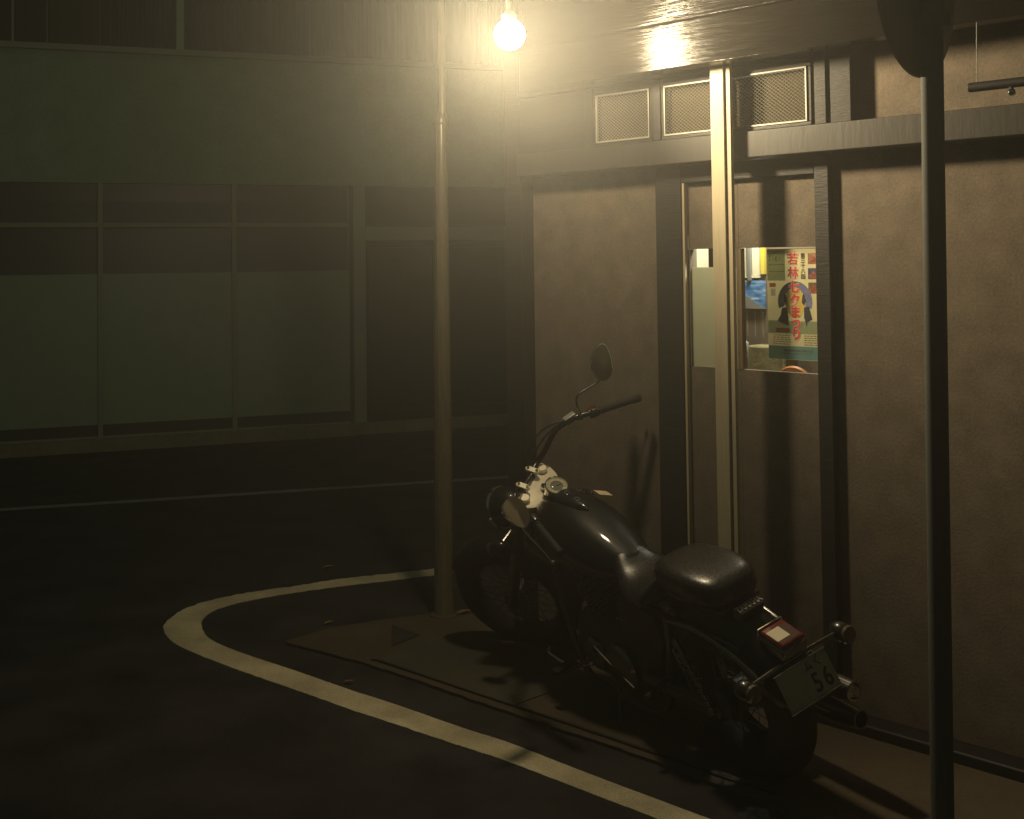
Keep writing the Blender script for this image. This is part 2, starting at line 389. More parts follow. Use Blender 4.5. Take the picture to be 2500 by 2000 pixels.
# landscape picture: sky, cloud streaks, dark slope
pm = bpy.data.materials.new('picture'); pm.use_nodes = True; nt = pm.node_tree; bb = nt.nodes['Principled BSDF']; bb.inputs['Roughness'].default_value = .5
tc = nt.nodes.new('ShaderNodeTexCoord'); mp = nt.nodes.new('ShaderNodeMapping'); mp.inputs['Scale'].default_value = (6, 1, 22); mp.inputs['Rotation'].default_value = (0, .35, 0)
nz = nt.nodes.new('ShaderNodeTexNoise'); nz.inputs['Scale'].default_value = 2.2; nz.inputs['Detail'].default_value = 5
cr = nt.nodes.new('ShaderNodeValToRGB'); cr.color_ramp.elements[0].position = .38; cr.color_ramp.elements[0].color = (.03, .11, .30, 1); cr.color_ramp.elements[1].position = .66; cr.color_ramp.elements[1].color = (.55, .62, .62, 1)
e = cr.color_ramp.elements.new(.52); e.color = (.10, .26, .50, 1)
nt.links.new(tc.outputs['Object'], mp.inputs[0]); nt.links.new(mp.outputs[0], nz.inputs['Vector']); nt.links.new(nz.outputs[0], cr.inputs[0]); nt.links.new(cr.outputs[0], bb.inputs['Base Color'])
pc = fobj('landscape_picture', MB().box(-3.262, -3.118, .438, .452, 1.665, 1.800), pm); tag(pc, 'small blue picture of sky, cloud and a dark slope inside the shop', 'picture')
MB().add([(-3.262, .4375, 1.665), (-3.118, .4375, 1.665), (-3.118, .4375, 1.672), (-3.165, .4375, 1.690), (-3.21, .4375, 1.722), (-3.262, .4375, 1.745)], [(0, 1, 2, 3, 4, 5)]).obj('slope', greyish, pc, smooth=False)
# chair frame and stool
ch = MB(); ch.tube([(-3.42, .40, .45), (-3.36, .40, 1.49), (-3.34, .40, 1.512), (-3.21, .40, 1.514), (-3.195, .40, 1.50), (-3.175, .40, 1.37), (-3.09, .40, .45)], .0085, 8); ch.tube([(-3.185, .40, 1.44), (-3.36, .40, 1.445)], .006, 8)
ct = fobj('chair', ch, alu); tag(ct, 'pale metal tube chair back seen through the right door pane', 'chair')
MB().box(-3.42, -3.10, .12, .38, .44, .47).obj('seat', greyish, ct)
stl = MB().lathe([(0, .002), (.0, .095), (.012, .10), (.024, .095), (.026, .002)], (-2.80, .16, 1.33), (0, 1, .12), 32)
stl.tube([(-2.80, .17, 1.33), (-2.80, .19, .03)], .012, 8)
o = fobj('round_stand', stl, orange); tag(o, 'orange round disc stand at the bottom right of the door window', 'stand')
clt = MB().box(-3.13, -2.93, .30, .42, .9, 1.50); o = fobj('paper_pile', clt, mat('pileg', (.30, .27, .13), .8, var=.6, scale=30, bump=.5), .01)
tag(o, 'mottled pale pile below the festival poster, seen through the door pane', 'pile')

# ------------------------------------------------------------------ festival poster on the glass (y just behind the pane face)
PY = .0065
def P_(zx, zy): return (-2.826 + (zx - 1150) / 560 * .262, 1.945 - (zy - 210) / 1200 * .468)
def rect(mb, x0, y0, x1, y1, lay):
    a, b_ = P_(x0, y0), P_(x1, y1); y = PY - lay * .0003
    return mb.add([(a[0], y, b_[1]), (b_[0], y, b_[1]), (b_[0], y, a[1]), (a[0], y, a[1])], [(0, 1, 2, 3)])
pp = mat('pp', (.80, .75, .48), .7, var=.05, scale=8)
pt = mat('pt', (.18, .38, .42), .7, var=.12, scale=20); pg = mat('pg', (.33, .40, .26), .7, var=.15, scale=14)
pr = mat('pr', (.78, .045, .07), .6); ppk = mat('ppk', (.90, .55, .42), .6); pbl = mat('pbl', (.17, .18, .34), .6, var=.35, scale=60)
pdk = mat('pdk', (.035, .04, .06), .6); pye = mat('pye', (.75, .55, .12), .6, var=.15, scale=40); por = mat('por', (.45, .10, .05), .6); pdl = mat('pdl', (.18, .15, .09), .6)
a, b_ = P_(1150, 210), P_(1712, 1425)
po = fobj('festival_poster', MB().box(a[0], b_[0], PY, PY + .0008, b_[1], a[1]), pp)
tag(po, 'cream festival poster with red vertical Japanese title taped inside the right door pane', 'poster')
def translucent(m, col, k=.45):
    nt = m.node_tree; b_2 = nt.nodes['Principled BSDF']; o2 = [n for n in nt.nodes if n.type == 'OUTPUT_MATERIAL'][0]
    t = nt.nodes.new('ShaderNodeBsdfTranslucent'); t.inputs[0].default_value = (*col, 1); x = nt.nodes.new('ShaderNodeMixShader'); x.inputs[0].default_value = k
    nt.links.new(b_2.outputs[0], x.inputs[1]); nt.links.new(t.outputs[0], x.inputs[2]); nt.links.new(x.outputs[0], o2.inputs[0])
for m_3, c_3 in ((pp, (.95, .9, .66)), (frost, (.78, .78, .62)), (pg, (.6, .68, .5)), (pt, (.3, .55, .58)), (por, (.8, .2, .1))): translucent(m_3, c_3, .42)
def pobj(name, mb, m): return mb.obj(name, m, po, smooth=False)
pobj('green_tint', rect(MB(), 1150, 220, 1340, 560, 1), pg); pobj('green_tint', rect(MB(), 1150, 1000, 1712, 1140, 1), pg)
pobj('band', rect(MB(), 1150, 1275, 1712, 1420, 1), pt)
def ell(mb, cx, cy, rx, ry, lay, a0=0, a1=2 * pi, rin=0, n=40):
    y = PY - lay * .0003; v = []; 
    for k in range(n + 1):
        t = a0 + (a1 - a0) * k / n
        for q in (1, rin):
            p = P_(cx + cos(t) * rx * q, cy - sin(t) * ry * q); v.append((p[0], y, p[1]))
    return mb.add(v, [(2 * k, 2 * k + 2, 2 * k + 3, 2 * k + 1) for k in range(n)])
arch = ell(MB(), 1437, 790, 178, 222, 2, -.35, pi + .35, .62)
pobj('arch', arch, pbl)
pobj('yellow_ground', ell(MB(), 1437, 800, 100, 168, 3, rin=.001), pye)
def polyp(pts, lay):
    v = [(P_(*p)[0], PY - lay * .0003, P_(*p)[1]) for p in pts]; return MB().add(v, [tuple(range(len(v)))])
pobj('robe', polyp([(1300, 860), (1350, 850), (1368, 960), (1365, 1050), (1310, 1035), (1252, 1000), (1285, 940)], 3), pdk)
pobj('robe', polyp([(1530, 850), (1580, 840), (1612, 980), (1580, 1000), (1562, 1010), (1552, 1060), (1540, 1005), (1528, 960)], 3), pdk)
pobj('robe', polyp([(1330, 700), (1350, 720), (1358, 800), (1340, 830), (1318, 790)], 4), pdk)
pobj('robe', polyp([(1530, 700), (1515, 725), (1508, 800), (1530, 830), (1550, 780)], 4), pdk)
for k, (y0, c1) in enumerate(((262, (.30, .16, .10)), (425, (.06, .06, .14)), (580, (.16, .09, .04)))):
    pobj('photo', rect(MB(), 1577, y0, 1690, y0 + 120, 1), mat('ph%d' % k, c1, .6, var=.8, scale=90))
    pobj('photo_figure', ell(rect(MB(), 1590, y0 + 70, 1680, y0 + 112, 2), 1633, y0 + 70, 22, 38, 2, rin=.001, n=14), mat('pf%d' % k, (.45, .13, .08), .6, var=.9, scale=120))
pobj('red_label', rect(MB(), 1172, 587, 1238, 632, 1), por)
TM = Matrix.Rotation(R(90), 4, 'X')
def tx(name, body, zx, zy, size, m, lay, sq=(1, 1), off=0, al='CENTER'):
    p = P_(zx, zy); return text(name, body, size, m, po, Matrix.Translation((p[0], PY - lay * .0003, p[1])) @ TM, extrude=.00005, squash=sq, offset=off, align=al)
for ch_, cx, cy in (('若', 1425, 335), ('林', 1427, 487), ('七', 1432, 640), ('夕', 1438, 785), ('ま', 1443, 915), ('つ', 1447, 1040), ('り', 1450, 1155)):
    tx('lettering', ch_, cx - 2, cy - 2, .052, ppk, 6, (.98, 1.03), .0030 if ch_ in '若林' else .0036)
    tx('lettering', ch_, cx - 2, cy - 2, .052, pr, 7, (.98, 1.03), .0007 if ch_ in '若林' else .0016)
for ch_, cy in zip('第三十八回', (292, 345, 400, 460, 520)): tx('lettering', ch_, 1527, cy, .0225, ink, 5, off=.0005)
tx('lettering', '7', 1178, 318, .036, ink, 3, (.75, 1)); tx('lettering', '6', 1250, 318, .036, ink, 3, (.75, 1))
tx('lettering', '月', 1213, 325, .018, pdl, 3, (.7, 1)); tx('lettering', '日', 1283, 325, .018, pdl, 3, (.7, 1))
ls = MB(); lr = MB(); random.seed(3)
for r_ in range(5):
    x = 1200
    while x < 1380: wd = random.uniform(8, 40); rect(ls if x > 1245 else lr, x, 1155 + r_ * 24, min(x + wd, 1385), 1163 + r_ * 24, 2); x += wd + random.uniform(4, 10)
    x = 1525
    while x < 1700: wd = random.uniform(8, 35); rect(ls, x, 1155 + r_ * 24, min(x + wd, 1700), 1164 + r_ * 24, 2); x += wd + random.uniform(4, 10)
for y0, xa, xb in ((380, 1165, 1330), (455, 1170, 1335), (1352, 1285, 1590)):
    x = xa
    while x < xb: wd = random.uniform(5, 20); rect(ls, x, y0, x + wd, y0 + 9, 2); x += wd + 5
for k in range(9): rect(ls, 1185, 650 + k * 9, 1235, 654 + k * 9, 2)
x = 1312
while x < 1600: wd = random.uniform(10, 22); rect(ls, x, 1312, x + wd, 1336, 2); x += wd + 6
rect(lr, 1235, 1080, 1375, 1128, 2)
pobj('small_print', ls, pdl); pobj('small_print', lr, por)

# ------------------------------------------------------------------ building across the road
LB = empty('background_building', (-5.1876, 12.0021, 0), R(20.5))
tag(LB, 'pale green two-storey building with frosted shop windows across the road', 'building')
def lx(name, x0, x1, z0, z1, y0, y1, m, parent=LB, bev=.004):
    return MB().box(x0, x1, y0, y1, z0, z1).obj(name, m, parent, bev=bev)
XL, XR = -6, 9
lx('sill', XL, 3.63, 0, .135, -.04, .2, lsill); lx('sill', 3.632, XR, 0, .135, .02, .2, lsill)
lx('wall', XL, XR, 2.79, 4.16, 0, .25, lwall, bev=0)
lx('ledge', XL, XR, 4.161, 4.225, -.05, .25, lframe)
lx('roof_slab', XL, XR, 7.2, 7.4, -.05, 8, lwall); lx('back_wall', XL, XR, 0, 7.2, 7.9, 8, lwall, bev=0)
lx('wall', 6.6, XR, .136, 2.789, 0, .25, lwall, bev=0)
# ground-floor shop windows
mulls = [-3.0, -1.75, -.42, .958, 2.326, 3.62]
for a_, b2 in zip(mulls, mulls[1:]):
    wn = MB().box(a_ - .025, a_ + .025, -.012, .06, .136, 2.789).box(a_ + .025, b2 - .025, -.008, .05, 2.325, 2.375).box(a_ + .025, b2 - .025, -.008, .05, .137, .16).obj('window', lframe, LB, bev=.002)
    x0, x1 = a_ + .026, b2 - .026
    MB().box(x0, x1, .02, .026, .161, 2.324).box(x0, x1, .02, .026, 2.376, 2.788).obj('pane', lpane, wn, smooth=False)
    MB().box(x0, x1, .0275, .029, .275, 1.84).obj('frosted_film', lfrost, wn, smooth=False)
    MB().box(x0, x1, .12, .13, .15, 2.33).obj('dark_interior', ldark, wn, smooth=False)
    MB().box(x0, x1, .10, .11, 2.34, 2.60).obj('blind', ldark2, wn, smooth=False)
    MB().box(x0, x1, .10, .11, 2.601, 2.79).obj('head_box', ldark, wn, smooth=False)
# entrance
lx('pier', 3.636, 3.775, .136, 2.789, -.015, .2, lframe)
lx('door_head', 3.776, 6.6, 2.17, 2.33, -.015, .2, lframe); lx('fanlight', 3.776, 6.6, 2.331, 2.789, .06, .2, ldark)
for k, (a_, b2) in enumerate(((3.777, 4.70), (4.702, 5.62))):
    dr = MB().box(a_, a_ + .05, .05, .09, .136, 2.169).box(b2 - .05, b2, .05, .09, .136, 2.169).box(a_ + .05, b2 - .05, .05, .09, .136, .26).box(a_ + .05, b2 - .05, .05, .09, 2.1, 2.169).obj('door', ldark2, LB, bev=.002)
    MB().box(a_ + .051, b2 - .051, .068, .074, .261, 2.099).obj('pane', lpane, dr, smooth=False)
    MB().box(a_ + .051, b2 - .051, .30, .31, .261, 2.099).obj('dark_interior', ldark, dr, smooth=False)
    MB().box(a_ + .27 + .05 * k, a_ + .42 + .25 * k, .0655, .0675, 1.68 + .05 * k, 1.98).obj('paper_notice', ldark2 if k else lnote, dr, smooth=False)
lx('door_frame', 5.622, 6.6, .136, 2.169, .0, .2, lframe)
# upper floor glazing behind the ledge
up = MB().box(XL, XR, .10, .12, 4.226, 7.19).obj('upper_cladding', corr, LB)
for x_, wd_, m_2 in ((.10, .025, lframe), (.435, .012, lframe), (.955, .008, lframe), (1.735, .08, lwall), (-1.0, .03, lframe), (-2.2, .08, lwall), (5.2, .08, lwall)):
    lx('mullion', x_, x_ + wd_, 4.227, 7.19, .04, .0995, m_2)
random.seed(11)
for a_, b2 in ((1.83, 5.18), (5.3, 8.8), (.98, 1.72), (-2.1, -1.05)):
    cb = MB(); n_ = int((b2 - a_) / .09)
    top = []; bot = []
    ph = random.random() * 6
    N_ = n_ * 4
    v = []
    for i in range(N_ + 1):
        x = a_ + (b2 - a_) * i / N_; y = .072 + .014 * sin(i * pi / 2 + ph) + .006 * noise.noise(Vector((x * 3, 0, 0)))
        v += [(x, y, 4.24), (x, y, 7.1)]
    cb.add(v, [(2 * i, 2 * i + 2, 2 * i + 3, 2 * i + 1) for i in range(N_)])
    tag(cb.obj('curtain', mat('curt%d' % int(a_ * 10), (.10, .095, .075), .9, var=.5, scale=2, stretch=(14, 1, .3)), LB))

# ------------------------------------------------------------------ poles
PL = empty('steel_pole', (-.39, 6.43, 0)); tag(PL, 'tall tapering steel pole with a collar, standing beside the front wheel', 'pole')
MB().lathe([(.0, .002), (.0, .058), (.03, .0565), (.05, .0535), (.8, .0505), (2.66, .034), (2.67, .002)], (0, 0, .008), (.003, 0, 1), 40).obj('pole_shaft', steelpole, PL)
MB().lathe([(0, .002), (0, .040), (.006, .0415), (.05, .0415), (.056, .038), (.056, .002)], (.008, 0, 2.655), (.003, 0, 1), 36).obj('collar', steelpole, PL, ang=50)
MB().lathe([(0, .002), (0, .022), (3.2, .021), (3.2, .002)], (.017, 0, 2.71), (.003, 0, 1), 28).obj('upper_tube', steelpole, PL)
MB().tube([(-.020, -.048, .3), (-.016, -.046, 1.2), (-.013, -.036, 2.66)], .0035, 6).obj('cable', steelpole, PL)
MB().lathe([(0, .08), (.02, .078), (.028, .06), (.028, .002)], (0, 0, 0), (0, 0, 1), 28).obj('base_collar', concrete, PL)

SP = empty('sign_pole', (1.300, 3.70, 0)); SP.rotation_euler = (0, R(.55), 0); tag(SP, 'dark blue-grey pole in the right foreground carrying a round sign seen from behind', 'sign')
MB().lathe([(0, .002), (0, .0345), (3.05, .0345), (3.06, .002)], (0, 0, 0), (0, 0, 1), 40).obj('pole_shaft', bluepole, SP)
dn = Vector((.93, .37, .0)).normalized()
zc = 1.8965 + (557 - (-28) ) / 2494.4 * 3.72
MB().lathe([(-.002, .002), (-.002, .285), (0, .300), (.010, .302), (.014, .296), (.014, .002)], (-.040, .034, zc), (.75, -.66, 0), 72).obj('sign_disc', signback, SP, ang=40)
MB().box(-.045, .045, -.042, .042, 2.62, 2.66).obj('bracket', bluepole, SP, bev=.003)

# drain pipe between the buildings
DP = Vector(FM @ Vector((-4.50, .25, 0)))
dpipe = MB().lathe([(0, .002), (0, .037), (5.5, .037), (5.5, .002)], (0, 0, 0), (0, 0, 1), 24).obj('drain_pipe', mat('pipem', (.10, .09, .065), .5, var=.2, scale=20), None)
dpipe.location = (DP.x, DP.y, .0); tag(dpipe, 'vertical drain pipe beside the left corner of the timber shop', 'pipe')

# dark rail hung under the eave at the right edge
HR = fobj('hanging_rail', MB().tube([(-1.785, -.30, 2.500), (-1.2, -.30, 2.500)], .017, 18), black, .002)
tag(HR, 'dark horizontal rail hung on a thin rod at the upper right edge', 'rail')
MB().tube([(-1.757, -.30, 2.51), (-1.762, -.275, 2.74)], .0016, 6).obj('hanger_rod', alu, HR)
MB().ball((-1.635, -.30, 2.468), .014).obj('glass_bulb', chrome, HR)
MB().tube([(-1.635, -.30, 2.478), (-1.635, -.30, 2.49)], .006, 8).obj('bulb_cap', black, HR)

# ------------------------------------------------------------------ the street lamp
LP = empty('globe_lamp', tuple(LAMP)); tag(LP, 'glowing round lamp hanging in front of the shop eave above the motorcycle', 'lamp')
MB().ball((0, 0, 0), .068, n=32, m=20).obj('glowing_globe', bulb, LP)
an = Vector((.70236, .71182, 0))   # into the building
pts = cat([(0, 0, .075), (0, 0, .22), tuple(an * .10 + Vector((0, 0, .36))), tuple(an * .35 + Vector((0, 0, .45))), tuple(an * .745 + Vector((0, 0, .47)))], 8)
MB().tube(pts, .013, 12).obj('lamp_arm', enamel, LP)
MB().lathe([(0, .03), (.02, .034), (.04, .016)], (0, 0, .062), (0, 0, 1), 24).obj('lamp_cap', enamel, LP)
pl = bpy.data.lights.new('lamp_light', 'POINT'); pl.energy = LAMP_POWER; pl.color = LAMP_COL; pl.shadow_soft_size = .09
plo = bpy.data.objects.new('lamp_light', pl); COL.objects.link(plo); plo.location = LAMP

al = bpy.data.lights.new('lamp_beam', 'AREA'); al.shape = 'DISK'; al.size = .20; al.energy = FLOOD_POWER; al.color = LAMP_COL
alo = bpy.data.objects.new('lamp_beam', al); COL.objects.link(alo); alo.location = LAMP
alo.rotation_euler = Vector((.570, -.633, .30)).to_track_quat('-Z', 'Y').to_euler()
# ------------------------------------------------------------------ haze
hz = bpy.data.materials.new('haze'); hz.use_nodes = True; nt = hz.node_tree; nt.nodes.clear()
o = nt.nodes.new('ShaderNodeOutputMaterial'); pv = nt.nodes.new('ShaderNodeVolumePrincipled')
pv.inputs['Color'].default_value = (.97, .97, .92, 1); pv.inputs['Density'].default_value = .0145; pv.inputs['Anisotropy'].default_value = .85
nt.links.new(pv.outputs[0], o.inputs['Volume']); hz.volume_intersection_method = 'FAST'
hz.cycles.volume_sampling = 'EQUIANGULAR'; hz.cycles.homogeneous_volume = True
hb = MB().box(-62, 62, -12, 62, -1, 9.5).obj('haze', hz, smooth=False); hb['kind'] = 'stuff'

# ------------------------------------------------------------------ small litter
def litter(name, x, y, rot, sc, m, label, cat_):
    pts = [(-1, 0), (-.5, .35), (.1, .42), (.7, .22), (1.1, 0), (.7, -.25), (0, -.38), (-.6, -.28)]
    v = []; 
    for a_, b2 in pts: v.append((a_ * sc, b2 * sc, .003 + abs(b2) * sc * .5 + .1 * sc * (a_ + 1)))
    v.append((0, 0, .003)); n = len(pts)
    o = MB().add(v, [(i, (i + 1) % n, n) for i in range(n)]).obj(name, m); o.location = (x, y, .006); o.rotation_euler = (0, 0, rot); tag(o, label, cat_); return o
litter('fallen_leaf', -.995, 6.326, .6, .028, leafm, 'pale yellow leaf on the asphalt inside the bend of the white line', 'leaf')
litter('fallen_leaf', -.767, 5.432, -.1, .026, litterm, 'reddish leaf lying beside the diagonal white line', 'leaf')
litter('fallen_leaf', -1.178, 7.474, .2, .04, leafm, 'dull leaf on the road behind the curved white line', 'leaf')
litter('scrap', -.285, 6.44, .4, .045, litterm, 'reddish scrap lying at the foot of the steel pole', 'litter').location.z = .016
litter('scrap', .99, 4.42, -.6, .03, litterm, 'pinkish scrap on the pavement beside the rear wheel', 'litter').location.z = .016

# ------------------------------------------------------------------ motorcycle (local x right, y forward, z up; origin at the rear contact)
BK = empty('motorcycle'); BK.matrix_world = Matrix.Translation((.9116, 4.4503, .014)) @ Matrix.Rotation(R(28.82), 4, 'Z') @ Matrix.Rotation(R(-16.67), 4, 'Y')
tag(BK, 'black cruiser motorcycle leaning on its side stand beside the shop wall, handlebar turned left', 'motorcycle')
AX = Vector((0, -sin(R(33)), cos(R(33)))); A0 = Vector((0, 1.78, 0))
ST = Matrix.Translation(A0) @ Matrix.Rotation(R(33.24), 4, AX) @ Matrix.Translation(-A0)
def sobj(mb, name, m, parent=None, **k): return mb.xf(ST).obj(name, m, parent or BK, **k)
def ring_prof(R0, hw, rr, n=16):     # tyre cross-section, centre radius R0-rr
    out = []
    for k in range(n + 1):
        t = 2 * pi * k / n; out.append((hw * cos(t), R0 - rr + rr * sin(t)))
    return out
def torus_x(mb, c, R0, hw, rr, n=56, m=16):
    rings = []
    for k in range(n):
        a = 2 * pi * k / n; d = Vector((0, cos(a), sin(a)))
        rings.append([Vector(c) + d * (R0 - rr + rr * sin(2 * pi * j / m)) + Vector((hw * cos(2 * pi * j / m), 0, 0)) for j in range(m)])
    rings.append(rings[0]); return mb.loft(rings, False)
def wheel(c, R0, hw, rr, rimr, hubr, hubw, spokes, steer):
    f = (lambda mb, *a, **k: sobj(mb, *a, **k)) if steer else (lambda mb, name, m, parent=None, **k: mb.obj(name, m, parent or BK, **k))
    c = Vector(c)
    h = f(MB().lathe([(-hubw - .012, .012), (-hubw, .02), (-hubw, hubr), (-hubw + .012, hubr), (-.02, hubr * .7), (.02, hubr * .7), (hubw - .012, hubr), (hubw, hubr), (hubw, .02), (hubw + .012, .012)], c, (1, 0, 0), 28), 'wheel', cast)
    ty = MB(); torus_x(ty, c, R0, hw, rr)
    f(ty, 'tyre', rubber, h)
    rm = MB(); torus_x(rm, c, rimr + .012, hw * .62, .014, 56, 10); f(rm, 'rim', darkchrome, h)
    sp = MB()
    for k in range(spokes):
        a = 2 * pi * k / spokes; sgn = 1 if k % 2 else -1; a2 = a + (.42 if (k // 2) % 2 else -.42)
        sp.tube([c + Vector((sgn * hubw * .8, cos(a) * hubr * .9, sin(a) * hubr * .9)), c + Vector((sgn * .008, cos(a2) * rimr, sin(a2) * rimr))], .0021, 5)
    f(sp, 'spoke', darkchrome, h)
    return h
FA = (0, 1.668, .298)
wheel(FA, .332, .058, .062, .235, .045, .06, 36, True)
wheel((0, 0, .318), .326, .088, .080, .205, .08, .08, 36, False)
def fender(c, Rr, hw, a0, a1, drop, n=26, m=10, th=.004):
    rings = []; c = Vector(c)
    for i in range(n + 1):
        a = a0 + (a1 - a0) * i / n; taper = 1 - .25 * (abs(2 * i / n - 1)) ** 6
        d = Vector((0, cos(a), sin(a))); r = []
        for j in range(m + 1):
            t = -1 + 2 * j / m; x = hw * taper * (1 if abs(t) > .98 else sin(t * pi / 2)); rr_ = Rr - drop * (1 - cos(t * pi / 2)) ** 1.3
            r.append(c + d * rr_ + Vector((x, 0, 0)))
        for j in range(m, -1, -1):
            t = -1 + 2 * j / m; x = (hw - th) * taper * sin(t * pi / 2); rr_ = Rr - th - drop * (1 - cos(t * pi / 2)) ** 1.3
            r.append(c + d * rr_ + Vector((x, 0, 0)))
        rings.append(r)
    return MB().loft(rings, True)
sobj(fender(FA, .358, .078, R(42), R(192), .07), 'front_fender', paint)
rf = fender((0, -.01, .33), .365, .108, R(18), R(168), .11).obj('rear_fender', paint, BK)
# forks
def P3(x, y, z): return Vector((x, y, z))
fd = -AX  # downwards along the steering axis
for sx_ in (-1, 1):
    top = P3(sx_ * .098, 1.225, .955); bot = P3(sx_ * .092, 1.655, .30)
    fk = sobj(MB().tube([top, top.lerp(bot, .45)], .0255, 18).tube([top.lerp(bot, .452), bot.lerp(top, .02)], [.031, .027], 18), 'fork_leg', darkchrome)
    sobj(MB().tube([top.lerp(bot, .10), top.lerp(bot, .44)], [.036, .034], 18), 'fork_cover', paint, fk)
    sobj(MB().lathe([(-.022, .006), (-.022, .016), (0, .018), (.02, .016)], bot, (sx_, 0, 0), 18), 'axle_clamp', chrome, fk)
# top yoke: broad plate, its cream colour standing in for reflected lamp glow
yk = MB(); rows = []
def ytop(x, y): return P3(x, y, .940 + (1.235 - y) * -.02 )
outl = [(-.142, 1.205), (-.135, 1.250), (-.06, 1.262), (.06, 1.262), (.135, 1.250), (.142, 1.205), (.11, 1.150), (.055, 1.105), (0, 1.092), (-.055, 1.105), (-.11, 1.150)]
ol = cat([(x, y, 0) for x, y in outl], 4, True)
# the plate is square to the steering axis
pc_ = Vector((0, 1.215, .930)); e2 = AX.cross(Vector((1, 0, 0))).normalized() * 1
if e2.y < 0: e2 = -e2
def yp(x, q, h): return pc_ + Vector((x, 0, 0)) + e2 * q + AX * h
rings = []
for h, sc in ((-.030, .97), (-.004, 1), (-.001, .99), (.0005, .97)):
    rings.append([yp(p.x * sc, (p.y - 1.222) * sc, h) for p in ol])
y_ = sobj(yk.loft(rings, True), 'top_yoke', satin)
sobj(MB().lathe([(.0, .018), (.018, .018), (.022, .012), (.022, .002)], yp(0, -.055, .004), AX, 6), 'stem_nut', chrome, y_, ang=25)
for sx_ in (-1, 1): sobj(MB().lathe([(.0, .026), (.012, .026), (.018, .020), (.018, .002)], yp(sx_ * .10, 0, .002), AX, 24), 'fork_cap', satin, y_)
# handlebar clamps with four bolts
cl_dir = AX
HB = [(.502, .821, .963), (.43, .902, .993), (.356, .988, 1.022), (.30, 1.062, 1.045), (.235, 1.135, 1.040), (.165, 1.185, .995), (.11, 1.218, .972), (.054, 1.226, .964), (0, 1.226, .964)]
for sx_ in (-1, 1):
    c = P3(sx_ * .054, 1.226, .964); F = Matrix.Translation(c) @ Matrix(((1, 0, 0, 0), (0, e2.y, AX.y, 0), (0, e2.z, AX.z, 0), (0, 0, 0, 1)))
    ri = sobj(MB().box(-.014, .014, -.020, .020, -.040, .002, F), 'riser', enamel, bev=.004)
    cap = MB(); rr = []
    for h, q in ((.0025, 1), (.012, 1), (.015, .9)):
        rr.append([F @ Vector((.0145 * q * (1 if abs(cos(t)) < .7 else 1) * max(-1, min(1, 1.25 * sin(t))), .034 * q * cos(t) , h)) for t in [2 * pi * k / 28 for k in range(28)]])
    cp = sobj(cap.loft(rr), 'clamp_cap', satin, ri, bev=0)
    for q in (-.021, .021): sobj(MB().lathe([(.0125, .002), (.0125, .0065), (.020, .0065), (.020, .0035), (.016, .0032), (.016, .0005)], F @ Vector((0, q, 0)), F.to_3x3() @ Vector((0, 0, 1)), 18), 'bolt', darkchrome, ri)
full = [P3(-x, y, z) for x, y, z in HB] + [P3(*p) for p in HB[::-1][1:]]
hbar = sobj(MB().tube(cat(full, 6), .0127, 16), 'handlebar', barm)
